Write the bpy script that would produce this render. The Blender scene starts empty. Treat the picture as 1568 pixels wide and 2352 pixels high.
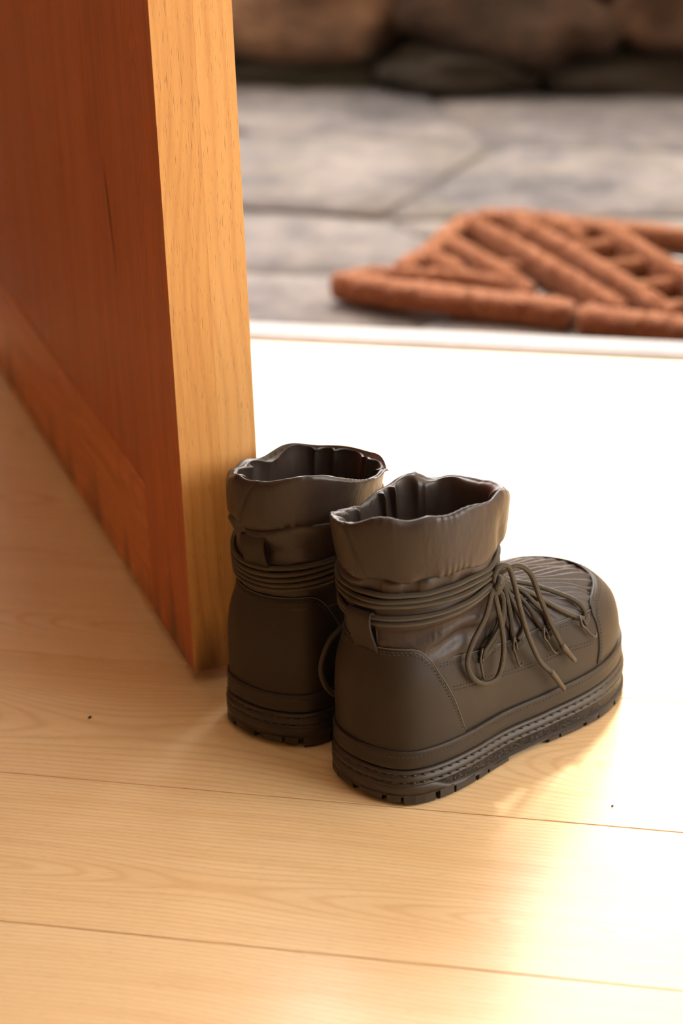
import bpy, bmesh, math, random
import numpy as np
from mathutils import Vector, Matrix

# ------------------------------------------------------------------ camera
sc = bpy.context.scene
col = sc.collection
PITCH, ROLL, YAW, CAM_H = 0.43082417, -0.03988621, -0.24066492, 0.99450985
def cam_axes():
    cy, sy = math.cos(YAW), math.sin(YAW)
    fwd = Vector((sy*math.cos(PITCH), cy*math.cos(PITCH), -math.sin(PITCH)))
    right = Vector((cy, -sy, 0)); up = right.cross(fwd)
    c, s = math.cos(ROLL), math.sin(ROLL)
    return c*right + s*up, -s*right + c*up, fwd
r_, u_, f_ = cam_axes()
cd = bpy.data.cameras.new('camera'); cam = bpy.data.objects.new('camera', cd); col.objects.link(cam)
cam.matrix_world = Matrix(((r_.x, u_.x, -f_.x, 0), (r_.y, u_.y, -f_.y, 0), (r_.z, u_.z, -f_.z, CAM_H), (0, 0, 0, 1)))
cd.sensor_fit = 'VERTICAL'; cd.sensor_height = 36; cd.sensor_width = 24; cd.lens = 85.0
cd.clip_start = .05; cd.clip_end = 200
cd.dof.use_dof = True; cd.dof.focus_distance = 1.885; cd.dof.aperture_fstop = 3.6
sc.camera = cam

# ------------------------------------------------------------------ light
world = bpy.data.worlds.new('sky'); sc.world = world; world.use_nodes = True
bg = world.node_tree.nodes['Background']
bg.inputs['Color'].default_value = (1.0, .955, .90, 1); bg.inputs['Strength'].default_value = 9.0
def sun(az, el, strength, angle, color):
    l = bpy.data.lights.new('sun', 'SUN'); l.energy = strength; l.angle = math.radians(angle); l.color = color
    o = bpy.data.objects.new('sun', l); col.objects.link(o)
    d = Vector((math.cos(math.radians(az))*math.cos(math.radians(el)), math.sin(math.radians(az))*math.cos(math.radians(el)), math.sin(math.radians(el))))
    o.rotation_euler = d.to_track_quat('Z', 'Y').to_euler(); o.location = (-.6, 6, 4)
sun(93, 60.5, 6.0, 6, (1, .93, .82))
vs = sc.view_settings
vs.view_transform = 'Standard'; vs.look = 'None'; vs.gamma = 1; vs.use_curve_mapping = False
vs.exposure = 0.0
sc.cycles.use_denoising = True
sc.cycles.max_bounces = 10; sc.cycles.diffuse_bounces = 6
sc.cycles.sample_clamp_indirect = 8

# ------------------------------------------------------------------ helpers
def mesh_obj(name, V, F, mat=None, parent=None, smooth=True, uv=None):
    me = bpy.data.meshes.new(name)
    me.from_pydata([tuple(map(float, v)) for v in V], [], [tuple(map(int, f)) for f in F])
    if uv is not None:
        l = me.uv_layers.new(name='UVMap')
        idx = np.empty(len(me.loops), int); me.loops.foreach_get('vertex_index', idx)
        l.data.foreach_set('uv', np.asarray(uv, float)[idx].ravel())
    if smooth: me.polygons.foreach_set('use_smooth', [True]*len(me.polygons))
    me.update()
    o = bpy.data.objects.new(name, me); col.objects.link(o)
    if mat: me.materials.append(mat)
    if parent: o.parent = parent
    return o
def link_copy(o, parent=None, name=None):
    c = o.copy(); c.parent = parent if parent else o.parent; col.objects.link(c); return c
def empty(name, loc=(0, 0, 0), rz=0):
    o = bpy.data.objects.new(name, None); col.objects.link(o); o.location = loc; o.rotation_euler = (0, 0, rz)
    o.empty_display_size = .05; return o
def tag(o, label=None, cat=None, group=None, kind=None):
    for k, v in (('label', label), ('category', cat), ('group', group), ('kind', kind)):
        if v: o[k] = v
    return o
def bevel_box(name, lo, hi, b, mat, parent=None, seg=1, smooth=False):
    bm = bmesh.new(); bmesh.ops.create_cube(bm, size=1)
    lo = Vector(lo); hi = Vector(hi)
    for v in bm.verts: v.co = Vector(((v.co.x+.5)*(hi.x-lo.x)+lo.x, (v.co.y+.5)*(hi.y-lo.y)+lo.y, (v.co.z+.5)*(hi.z-lo.z)+lo.z))
    if b: bmesh.ops.bevel(bm, geom=list(bm.edges), offset=b, segments=seg, affect='EDGES', profile=.6)
    me = bpy.data.meshes.new(name); bm.to_mesh(me); bm.free()
    if smooth: me.polygons.foreach_set('use_smooth', [True]*len(me.polygons))
    me.materials.append(mat); o = bpy.data.objects.new(name, me); col.objects.link(o); o.parent = parent; return o
def grid_faces(nu, nv, close_u=False, flip=False):
    """vertices indexed u*nv+v"""
    F = []
    for i in range(nu if close_u else nu-1):
        k = (i+1) % nu
        for j in range(nv-1):
            f = (i*nv+j, k*nv+j, k*nv+j+1, i*nv+j+1)
            F.append(f[::-1] if flip else f)
    return F
def spline(P, n):
    """open Catmull-Rom through P, n samples per span"""
    P = np.array(P, float); N = len(P); out = []
    E = np.vstack([2*P[0]-P[1], P, 2*P[-1]-P[-2]])
    for i in range(N-1):
        a, b, c, d = E[i:i+4]
        for t in np.arange(n)/n:
            out.append(.5*((2*b)+(-a+c)*t+(2*a-5*b+4*c-d)*t*t+(-a+3*b-3*c+d)*t**3))
    out.append(P[-1]); return np.array(out)
def tube(P, rad, ns=8, closed=False, caps=True):
    """V, F, UV of a round tube along points P; rad a number or list"""
    P = np.array(P, float); n = len(P); rad = np.broadcast_to(np.asarray(rad, float), (n,))
    T = np.roll(P, -1, 0)-np.roll(P, 1, 0) if closed else np.gradient(P, axis=0)
    T /= np.linalg.norm(T, axis=1)[:, None]+1e-12
    nrm = np.cross(T[0], [0.3, 0.2, 1.0]); nrm /= np.linalg.norm(nrm); V = []; UV = []
    L = np.concatenate([[0], np.cumsum(np.linalg.norm(np.diff(P, axis=0), axis=1))])
    for i in range(n):
        nrm = nrm-T[i]*(nrm@T[i]); nrm /= np.linalg.norm(nrm); b = np.cross(T[i], nrm)
        for k in range(ns):
            a = 2*math.pi*k/ns; V.append(P[i]+rad[i]*(math.cos(a)*nrm+math.sin(a)*b)); UV.append((L[i]*100, k/ns))
    F = []
    for i in range(n if closed else n-1):
        j = (i+1) % n
        for k in range(ns):
            m = (k+1) % ns; F.append((i*ns+k, i*ns+m, j*ns+m, j*ns+k))
    if caps and not closed:
        F.append(tuple(range(ns))[::-1]); F.append(tuple((n-1)*ns+k for k in range(ns)))
    return V, F, UV
def merge(parts):
    V = []; F = []; U = []
    for p in parts:
        o = len(V); V += list(p[0]); F += [tuple(i+o for i in f) for f in p[1]]
        if len(p) > 2: U += list(p[2])
    return V, F, U
def wob(seed, n=7, lo=1., hi=6.):
    """smooth pseudo-noise of 2 arguments, about -1..1"""
    r = np.random.default_rng(seed)
    k = r.uniform(lo, hi, (n, 2))*r.choice([-1, 1], (n, 2)); ph = r.uniform(0, 6.28, n)
    return lambda a, b: sum(np.sin(k[i, 0]*a+k[i, 1]*b+ph[i]) for i in range(n))/(n**.5)

# ------------------------------------------------------------------ materials
class NT:
    def __init__(s, name):
        s.m = bpy.data.materials.new(name); s.m.use_nodes = True; s.t = s.m.node_tree
        s.b = s.t.nodes['Principled BSDF']; s.l = s.t.links
    def n(s, kind, **kw):
        n = s.t.nodes.new(kind)
        for k, v in kw.items():
            if k.startswith('i_'):
                key = k[2:].replace('_', ' '); n.inputs[int(key) if key.isdigit() else key].default_value = v
            else: setattr(n, k, v)
        return n
    def k(s, a, b): s.l.new(a, b)
    def ramp(s, fac, stops):
        r = s.n('ShaderNodeValToRGB'); e = r.color_ramp.elements
        while len(e) < len(stops): e.new(.5)
        for x, (p, c) in zip(e, stops): x.position = p; x.color = (*c, 1) if len(c) == 3 else c
        s.k(fac, r.inputs[0]); return r.outputs[0]
    def mix(s, fac, a, b, mode='MIX'):
        m = s.n('ShaderNodeMix', data_type='RGBA', blend_type=mode)
        for v, i in ((fac, 0), (a, 6), (b, 7)):
            if hasattr(v, 'is_output'): s.k(v, m.inputs[i])
            else: m.inputs[i].default_value = v if not isinstance(v, tuple) else (*v, 1) if len(v) == 3 else v
        return m.outputs[2]
    def math(s, op, a, b=0., clamp=False):
        m = s.n('ShaderNodeMath', operation=op, use_clamp=clamp)
        for v, i in ((a, 0), (b, 1)):
            if hasattr(v, 'is_output'): s.k(v, m.inputs[i])
            else: m.inputs[i].default_value = v
        return m.outputs[0]
    def coords(s, scale=(1, 1, 1), rand=0., kind='Object', rot=(0, 0, 0)):
        tc = s.n('ShaderNodeTexCoord'); mp = s.n('ShaderNodeMapping'); mp.inputs['Scale'].default_value = scale; mp.inputs['Rotation'].default_value = rot
        src = tc.outputs[kind]
        if rand:
            oi = s.n('ShaderNodeObjectInfo'); c = s.n('ShaderNodeCombineXYZ')
            a = s.math('MULTIPLY', oi.outputs['Random'], rand); b = s.math('MULTIPLY', oi.outputs['Random'], rand*2.7)
            s.k(a, c.inputs[0]); s.k(b, c.inputs[1]); s.k(a, c.inputs[2])
            v = s.n('ShaderNodeVectorMath', operation='ADD'); s.k(src, v.inputs[0]); s.k(c.outputs[0], v.inputs[1]); src = v.outputs[0]
        s.k(src, mp.inputs[0]); return mp.outputs[0]
    def noise(s, vec, scale, detail=4, rough=.55, dist=0.):
        n = s.n('ShaderNodeTexNoise'); n.inputs['Scale'].default_value = scale; n.inputs['Detail'].default_value = detail
        n.inputs['Roughness'].default_value = rough; n.inputs['Distortion'].default_value = dist
        s.k(vec, n.inputs['Vector']); return n.outputs['Fac']
    def bump(s, h, strength, dist, normal=None):
        b = s.n('ShaderNodeBump'); b.inputs['Strength'].default_value = strength; b.inputs['Distance'].default_value = dist
        s.k(h, b.inputs['Height'])
        if normal is not None: s.k(normal, b.inputs['Normal'])
        return b.outputs[0]
    def done(s, color=None, rough=None, normal=None, **kw):
        def put(v, i):
            if hasattr(v, 'is_output'): s.k(v, s.b.inputs[i])
            else: s.b.inputs[i].default_value = (*v, 1) if isinstance(v, tuple) and len(v) == 3 else v
        if color is not None: put(color, 'Base Color')
        if rough is not None: put(rough, 'Roughness')
        if normal is not None: s.k(normal, s.b.inputs['Normal'])
        for k, v in kw.items(): put(v, k.replace('_', ' '))
        return s.m
def wood(name, cols, axis, cross, rough=.4, ring=.006, pore=.5, rand=5., coat=0., stain=None, line=.5, bumpd=.0004, flat=.35, pscale=1100., broad=.35):
    """sawn board: growth rings cut by a slightly tilted plane, fine pores, broad colour drift"""
    t = NT(name)
    tc = t.n('ShaderNodeTexCoord'); oi = t.n('ShaderNodeObjectInfo'); R = oi.outputs['Random']
    sp = t.n('ShaderNodeSeparateXYZ'); t.k(tc.outputs['Object'], sp.inputs[0])
    lon = t.math('ADD', sp.outputs[axis], t.math('MULTIPLY', R, rand)); cr = sp.outputs[cross]
    def vec(ls, cs, seed=0.):
        c = t.n('ShaderNodeCombineXYZ'); t.k(t.math('MULTIPLY', lon, ls), c.inputs[0]); t.k(t.math('MULTIPLY', cr, cs), c.inputs[1])
        t.k(t.math('ADD', t.math('MULTIPLY', sp.outputs[3-axis-cross], cs), t.math('MULTIPLY', R, 19.)), c.inputs[2]); return c.outputs[0]
    dy = t.math('ADD', t.math('SUBTRACT', cr, .10), t.math('MULTIPLY', t.math('SUBTRACT', R, .5), .10))
    dy = t.math('ADD', dy, t.math('MULTIPLY', t.math('SUBTRACT', t.noise(vec(1.6, 3.), 1., 2), .5), .05))
    zz = t.math('MULTIPLY', t.math('SUBTRACT', t.noise(vec(1.1, 1.2), 1., 2, .4), .42), flat)
    d = t.math('SQRT', t.math('ADD', t.math('MULTIPLY', dy, dy), t.math('MULTIPLY', zz, zz)))
    d = t.math('ADD', d, t.math('MULTIPLY', t.noise(vec(9., 60.), 1., 3, .6), .0022))
    w = t.math('SINE', t.math('MULTIPLY', d, 6.2832/ring))
    w = t.math('MULTIPLY_ADD', w, .5); t.t.nodes[-1].inputs[2].default_value = .5
    w = t.math('POWER', w, 3.5)
    n2 = t.noise(vec(5., 90.), 1., 5, .65); nb = t.noise(vec(1.2, 9.), 1., 3)
    fig = t.math('ADD', t.math('MULTIPLY', nb, broad), t.math('MULTIPLY', n2, 1-broad))
    c = t.ramp(fig, [(.28, cols[0]), (.5, cols[1]), (.72, cols[2])])
    c = t.mix(t.math('MULTIPLY', w, line), c, tuple(x*(.80, .68, .55)[i] for i, x in enumerate(cols[0])))
    pn = t.noise(vec(pscale*.09, pscale), 1., 2, .5)
    pm = t.math('MULTIPLY', t.math('SUBTRACT', pn, .60, True), 6.0, True)
    c = t.mix(t.math('MULTIPLY', pm, pore), c, tuple(x*.42 for x in cols[0]))
    if stain: c = stain(t, c)
    nrm = t.bump(t.math('SUBTRACT', n2, t.math('MULTIPLY', pm, 1.5)), .35, bumpd)
    kw = {'Coat_Weight': coat, 'Coat_Roughness': .24} if coat else {}
    return t.done(c, rough, nrm, **kw)
def fabric(name, c, rough, spec, wr=1.):
    """padded nylon: fine weave and soft wrinkles"""
    t = NT(name); v = t.coords(); n = t.noise(v, 1500, 2)
    w1 = t.noise(t.coords((1, 1, .45)), 75, 3, .5, 1.2); w2 = t.noise(t.coords((1, 1, .6), rot=(.3, .2, .5)), 170, 2, .5, .8)
    cc = t.mix(n, tuple(x*.9 for x in c), tuple(x*1.1 for x in c))
    b1 = t.bump(t.math('ADD', w1, t.math('MULTIPLY', w2, .35)), .55*wr, .0035)
    return t.done(cc, rough, t.bump(n, .3, .00008, b1), Specular_IOR_Level=spec)
def plain(name, c, rough=.6, bscale=0., bdist=.001, vary=.15, **kw):
    t = NT(name); v = t.coords(); n = t.noise(v, 30 if not bscale else bscale, 4)
    cc = t.mix(n, tuple(x*(1-vary) for x in c), tuple(x*(1+vary) for x in c))
    return t.done(cc, rough, t.bump(n, .4, bdist) if bscale else None, **kw)
M = {}
M['floor'] = wood('oak_laminate', ((.76, .52, .27), (.86, .635, .36), (.90, .69, .42)), 0, 1, rough=.38, ring=.0046, pore=.35, coat=.50, line=.34, bumpd=.0002, flat=.42)
M['joint'] = plain('dark_joint', (.06, .03, .015), .8)
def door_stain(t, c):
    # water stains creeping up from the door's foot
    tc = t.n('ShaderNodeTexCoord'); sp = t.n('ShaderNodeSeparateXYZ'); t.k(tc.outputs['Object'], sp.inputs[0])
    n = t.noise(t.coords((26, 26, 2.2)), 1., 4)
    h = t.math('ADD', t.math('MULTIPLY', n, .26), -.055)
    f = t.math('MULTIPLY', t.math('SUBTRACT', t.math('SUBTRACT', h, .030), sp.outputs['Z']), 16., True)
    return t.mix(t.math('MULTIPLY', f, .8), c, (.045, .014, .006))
DC = ((.34, .060, .015), (.52, .115, .030), (.62, .170, .050))
M['door_v'] = wood('beech_vertical', DC, 2, 0, rough=.42, ring=.007, pore=.35, stain=door_stain, line=.30, flat=.5)
M['door_h'] = wood('beech_horizontal', ((.48, .120, .034), (.68, .205, .066), (.78, .28, .10)), 0, 2, rough=.42, ring=.008, pore=.35, stain=door_stain, line=.30, flat=.3)
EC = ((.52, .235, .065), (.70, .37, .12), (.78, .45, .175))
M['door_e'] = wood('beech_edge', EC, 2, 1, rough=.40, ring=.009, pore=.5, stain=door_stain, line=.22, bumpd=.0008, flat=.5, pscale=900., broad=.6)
M['white'] = plain('white_paint', (.80, .80, .80), .35)
M['alu'] = plain('aluminium_sill', (.205, .20, .198), .7)
M['alu'].node_tree.nodes['Principled BSDF'].inputs['Specular IOR Level'].default_value = .2
M['seal'] = plain('beige_seal', (.17, .14, .11), .8)
M['dark_wall'] = plain('dark_brown_wall', (.30, .17, .09), .6)  # unseen left and back walls coloured dark so fill comes from the right
M['plaster'] = plain('cream_plaster', (.78, .72, .62), .9, 60, .001, .04)
M['render_wall'] = plain('outside_render', (.60, .56, .50), .9, 40, .002, .06)
M['leather'] = plain('brown_leather', (.0245, .0178, .0118), .52, 900, .00012, .12)
M['leather'].node_tree.nodes['Principled BSDF'].inputs['Specular IOR Level'].default_value = .32
M['cut_edge'] = plain('leather_edge', (.085, .066, .045), .55)
M['nylon'] = fabric('brown_nylon', (.031, .0205, .0155), .42, .5, .30)
M['satin'] = fabric('ankle_nylon', (.032, .0215, .0168), .50, .42, .5)
M['lining'] = plain('lining_nylon', (.031, .0205, .0155), .38, 1400, .00008, .08)
M['insole'] = plain('dark_insole', (.02, .016, .013), .9)
M['rubber'] = plain('brown_rubber', (.026, .0185, .0125), .48, 500, .0001, .15)
M['piping'] = plain('black_piping', (.012, .011, .010), .65)
M['thread'] = plain('thread', (.045, .033, .022), .7)
M['hookmetal'] = plain('dark_hook', (.05, .04, .03), .38, Metallic=.25)
M['aglet'] = plain('aglet_rubber', (.062, .045, .028), .5)
def rough_mat():
    t = NT('crackled_midsole'); v = t.coords()
    vo = t.n('ShaderNodeTexVoronoi', feature='DISTANCE_TO_EDGE'); vo.inputs['Scale'].default_value = 420
    nz = t.n('ShaderNodeTexNoise'); nz.inputs['Scale'].default_value = 200; t.k(v, nz.inputs['Vector'])
    mx = t.mix(.012, v, nz.outputs['Color'], 'ADD'); t.k(mx, vo.inputs['Vector'])
    n = t.noise(v, 500, 3)
    h = t.math('ADD', t.math('MULTIPLY', vo.outputs['Distance'], 2.0, True), t.math('MULTIPLY', n, .5))
    c = t.ramp(h, [(.2, (.012, .009, .007)), (.8, (.050, .036, .026))])
    return t.done(c, .38, t.bump(h, 1.0, .0014))
M['crackle'] = rough_mat()
def cord_mat():
    t = NT('braided_cord'); tc = t.n('ShaderNodeTexCoord'); sp = t.n('ShaderNodeSeparateXYZ'); t.k(tc.outputs['UV'], sp.inputs[0])
    u = t.math('MULTIPLY', sp.outputs[0], 52.); v = t.math('MULTIPLY', sp.outputs[1], 6.2832*6)
    a = t.math('SINE', t.math('ADD', u, v)); b = t.math('SINE', t.math('SUBTRACT', u, v))
    h = t.math('MULTIPLY', a, b); s3 = t.math('SINE', t.math('MULTIPLY', sp.outputs[1], 6.2832*3))
    f = t.math('MULTIPLY_ADD', h, .35); t.t.nodes[-1].inputs[2].default_value = .5
    f2 = t.math('ADD', f, t.math('MULTIPLY', s3, .18))
    c = t.ramp(f2, [(.2, (.028, .021, .013)), (.8, (.085, .066, .041))])
    return t.done(c, .62, t.bump(f2, .8, .0006))
M['cord'] = cord_mat()
def coir_mat():
    t = NT('coir'); v = t.coords(); n = t.noise(v, 260, 5, .7); n2 = t.noise(v, 22, 3)
    c = t.ramp(n, [(.30, (.045, .010, .002)), (.50, (.17, .048, .009)), (.72, (.36, .150, .042))])
    c = t.mix(t.math('MULTIPLY', n2, .35), c, (.19, .06, .016))
    return t.done(c, .9, t.bump(n, 1., .004))
M['coir'] = coir_mat()
M['wire'] = plain('galvanised_wire', (.45, .45, .44), .4, Metallic=.8)
def stone_mat(name, stops, s1=3., s2=14., moss=None, amt=.5, bd=.006, vary=0):
    t = NT(name); v = t.coords((1, 1, 1), 7.); n = t.noise(v, s1, 5, .6); n2 = t.noise(v, s2, 6, .65); n3 = t.noise(v, 70, 4)
    f = t.math('ADD', t.math('MULTIPLY', n, .6), t.math('MULTIPLY', n2, .4))
    c = t.ramp(f, stops)
    c = t.mix(t.math('MULTIPLY', n3, .3), c, tuple(x*.55 for x in stops[1][1]))
    if vary:
        oi = t.n('ShaderNodeObjectInfo'); k_ = t.math('MULTIPLY_ADD', t.math('POWER', oi.outputs['Random'], 2.2), vary); t.t.nodes[-1].inputs[2].default_value = .6
        cm = t.n('ShaderNodeVectorMath', operation='SCALE'); t.k(c, cm.inputs[0]); t.k(k_, cm.inputs['Scale']); c = cm.outputs[0]
    if moss: c = t.mix(t.math('MULTIPLY', t.math('SUBTRACT', t.noise(v, 5.5, 5, .6), .52, True), amt*8, True), c, moss)
    return t.done(c, .9, t.bump(t.math('ADD', n2, n3), .7, bd), Specular_IOR_Level=.15)
M['paving'] = stone_mat('grey_paving_stone', [(.38, (.037, .033, .034)), (.5, (.078, .066, .063)), (.62, (.118, .098, .088))], s1=5, s2=19, moss=(.12, .095, .05), amt=.16)
M['mortar'] = stone_mat('paving_mortar', [(.3, (.04, .034, .03)), (.5, (.062, .052, .046)), (.7, (.09, .074, .062))])
M['wallstone'] = stone_mat('mossy_wall_stone', [(.30, (.006, .003, .0015)), (.5, (.032, .0150, .0070)), (.68, (.080, .042, .022))], s1=5, moss=(.0065, .0055, .0012), amt=.5, bd=.03, vary=4.)
M['earth'] = stone_mat('dark_earth', [(.3, (.008, .005, .003)), (.5, (.014, .009, .005)), (.7, (.02, .014, .007))], moss=(.012, .012, .004), amt=.5, bd=.02)
M['bank'] = stone_mat('grass_bank', [(.3, (.05, .07, .02)), (.5, (.09, .11, .035)), (.7, (.14, .15, .05))], bd=.03)

# ------------------------------------------------------------------ the room
def struct(o): o['kind'] = 'structure'; return o
RX0, RX1, RY0, RY1, RZ = -2.4, 2.2, -1.8, 2.551, 2.5
floor = struct(bevel_box('floor', (RX0, RY0, -.10), (RX1, RY1-.001, -.0125), 0, M['joint']))
BW = .2; LINE0 = 1.372615
rng = random.Random(4)
def board_mesh(L, w):
    g = .0007; b = .0003
    x = (-L/2+g, -L/2+g+b, L/2-g-b, L/2-g); y = (g, g+b, w-g-b, w-g)
    V = []; F = []
    for z, xs, ys in ((-.012, (x[0], x[3]), (y[0], y[3])), (-b, (x[0], x[3]), (y[0], y[3])), (0, (x[1], x[2]), (y[1], y[2]))):
        V += [(xs[0], ys[0], z), (xs[1], ys[0], z), (xs[1], ys[1], z), (xs[0], ys[1], z)]
    for k in range(2):
        for i in range(4):
            j = (i+1) % 4; F.append((k*4+i, k*4+j, k*4+4+j, k*4+4+i))
    F.append((8, 9, 10, 11)); return V, F
bm_cache = {}
n0 = int(math.ceil((RY0-LINE0)/BW)); n1 = int((RY1-LINE0)//BW)
rows = [(LINE0+n*BW, BW) for n in range(n0, n1)]
rows.append((LINE0+n1*BW, RY1-.002-(LINE0+n1*BW)))
for r, (y0, w) in enumerate(rows):
    cuts = [RX0, -1.55+.23*((r*2) % 3), .55+.27*((r*5) % 4), RX1]
    for a, b in zip(cuts, cuts[1:]):
        key = (round(b-a, 3), round(w, 4))
        if key not in bm_cache:
            V, F = board_mesh(b-a, w); o = mesh_obj('floor_board', V, F, M['floor'], floor, smooth=False); bm_cache[key] = o
        else: o = link_copy(bm_cache[key], floor)
        o.location = ((a+b)/2, y0, 0)

DX0, DX1, DZ = -1.095, -.085, 2.06        # door opening
def wall(name, boxes, mat):
    parts = []
    for lo, hi in boxes:
        x0, y0, z0 = lo; x1, y1, z1 = hi
        V = [(x0, y0, z0), (x1, y0, z0), (x1, y1, z0), (x0, y1, z0), (x0, y0, z1), (x1, y0, z1), (x1, y1, z1), (x0, y1, z1)]
        F = [(0, 3, 2, 1), (4, 5, 6, 7), (0, 1, 5, 4), (1, 2, 6, 5), (2, 3, 7, 6), (3, 0, 4, 7)]
        parts.append((V, F))
    V, F, _ = merge(parts); return struct(mesh_obj(name, V, F, mat, smooth=False))
WY0, WY1 = 2.552, 2.80
wall('wall_front', [((RX0-.2, WY0, -.3), (DX0, WY1, 2.9)), ((DX1, WY0, -.3), (RX1+.2, WY1, 2.9)), ((DX0, WY0, DZ), (DX1, WY1, 2.9))], M['plaster'])
wall('wall_left', [((RX0-.2, RY0-.2, -.1), (RX0, WY0, 2.9))], M['dark_wall'])
wall('wall_back', [((RX0, RY0-.2, -.1), (RX1+.2, RY0, 2.9))], M['dark_wall'])
# unseen window added in the right wall to give the hall fill light
WA, WB, WZ0, WZ1 = .1, 2.4, .35, 2.35
wall('wall_right', [((RX1, RY0, -.1), (RX1+.2, WA, 2.9)), ((RX1, WB, -.1), (RX1+.2, WY0, 2.9)), ((RX1, WA, -.1), (RX1+.2, WB, WZ0)), ((RX1, WA, WZ1), (RX1+.2, WB, 2.9))], M['plaster'])
wall('ceiling', [((RX0-.2, RY0-.2, RZ), (RX1+.2, WY0, RZ+.1))], M['plaster'])
win = struct(empty('fill_window_1', (RX1+.1, (WA+WB)/2, WZ0)))
def wbar(n, y0, y1, z0, z1):
    return bevel_box(n, (-.03, y0, z0), (.03, y1, z1), .004, M['white'], win)
hw = (WB-WA)/2; hh = WZ1-WZ0
wbar('fill_window_frame', -hw, -hw+.06, 0, hh); wbar('fill_window_frame', hw-.06, hw, 0, hh); wbar('fill_window_frame', -hw+.06, hw-.06, 0, .06); wbar('fill_window_frame', -hw+.06, hw-.06, hh-.06, hh); wbar('mullion', -.03, .03, .06, hh-.06)
for n, (a, b) in enumerate(((RX0, DX0), (DX1, RX1))):
    struct(bevel_box('baseboard_%s' % ('front_left', 'front_right')[n], (a+.001, WY0-.016, .0005), (b-.001, WY0-.0005, .07), .003, M['white']))

# white door sill
sill = struct(empty('trim_1', (0, 2.58, 0)))
def sweep_x(name, prof, x0, x1, mat, parent):
    n = len(prof); V = [(x0, y, z) for y, z in prof]+[(x1, y, z) for y, z in prof]
    F = [(i, (i+1) % n, n+(i+1) % n, n+i) for i in range(n)]+[tuple(range(n))[::-1], tuple(range(n, 2*n))]
    o = mesh_obj(name, V, F, mat, parent, smooth=False); return o
sweep_x('sill', [(-.022, -.09), (.027, -.09), (.027, -.002), (.024, .003), (.018, .006), (-.012, .006), (-.019, .0045), (-.022, .001)], DX0+.001, DX1-.001, M['alu'], sill)
sweep_x('floor_seal', [(-.0285, -.012), (-.0225, -.012), (-.0225, .002), (-.0275, .002), (-.0285, .001)], DX0+.001, DX1-.001, M['seal'], sill)

# ------------------------------------------------------------------ wooden door, standing open into the room
FA = math.radians(122.5)
door = struct(empty('door_1', (-.561, 1.7376, 0), FA)); # local x: towards the hinge, y: -thickness, z up
door['label'] = 'reddish brown wooden door standing open beside the boots'
T, WD, HD, ZB = .066, .955, 2.03, .012
SW, RT = .128, .135
def dbox(name, lo, hi, mat, b=.0012, parent=None): return bevel_box(name, lo, hi, b, mat, parent or door, seg=2)
# free-edge stile of two laminated strips, seen end-on as the golden edge
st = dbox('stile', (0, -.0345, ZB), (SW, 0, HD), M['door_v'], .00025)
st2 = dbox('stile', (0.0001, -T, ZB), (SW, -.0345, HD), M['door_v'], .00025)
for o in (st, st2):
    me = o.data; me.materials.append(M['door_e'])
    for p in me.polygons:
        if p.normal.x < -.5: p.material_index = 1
dbox('stile', (WD-SW, -T, ZB), (WD, 0, HD), M['door_v'])
dbox('bottom_rail', (SW+.0006, -T, ZB), (WD-SW-.0006, -.0006, RT), M['door_h'])
dbox('top_rail', (SW+.0006, -T, HD-.13), (WD-SW-.0006, -.0006, HD), M['door_h'])
x = SW+.0006
for w in (.1144, .1168, .1168, .1168, .1168, .1168):
    e = min(x+w, WD-SW-.0006)
    if e-x > .02: dbox('door_board', (x+.0007, -T+.002, RT+.001), (e, -.0014, HD-.131), M['door_v'], .0014)
    x = e
# the dark drying split in the first board
sp = spline([(.194, -.00128, .415), (.190, -.00128, .39), (.185, -.00128, .365), (.180, -.00128, .34), (.1765, -.00128, .315)], 6)
V, F, U = tube(sp, [.0003+.0012*math.sin(math.pi*i/(len(sp)-1)) for i in range(len(sp))], 6)
V = [(v[0], -.00128+(v[1]+.00128)*.25, v[2]) for v in V]
mesh_obj('drying_crack', V, F, M['joint'], door)
hd = dbox('door_handle', (.03, .012, 1.0), (.10, .05, 1.02), M['hookmetal'], .006)
mesh_obj('handle_plate', *(lambda p: p[:2])(tube([(.06, .0005, .92), (.06, .0005, 1.1)], .012, 10)), M['hookmetal'], door)

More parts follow.
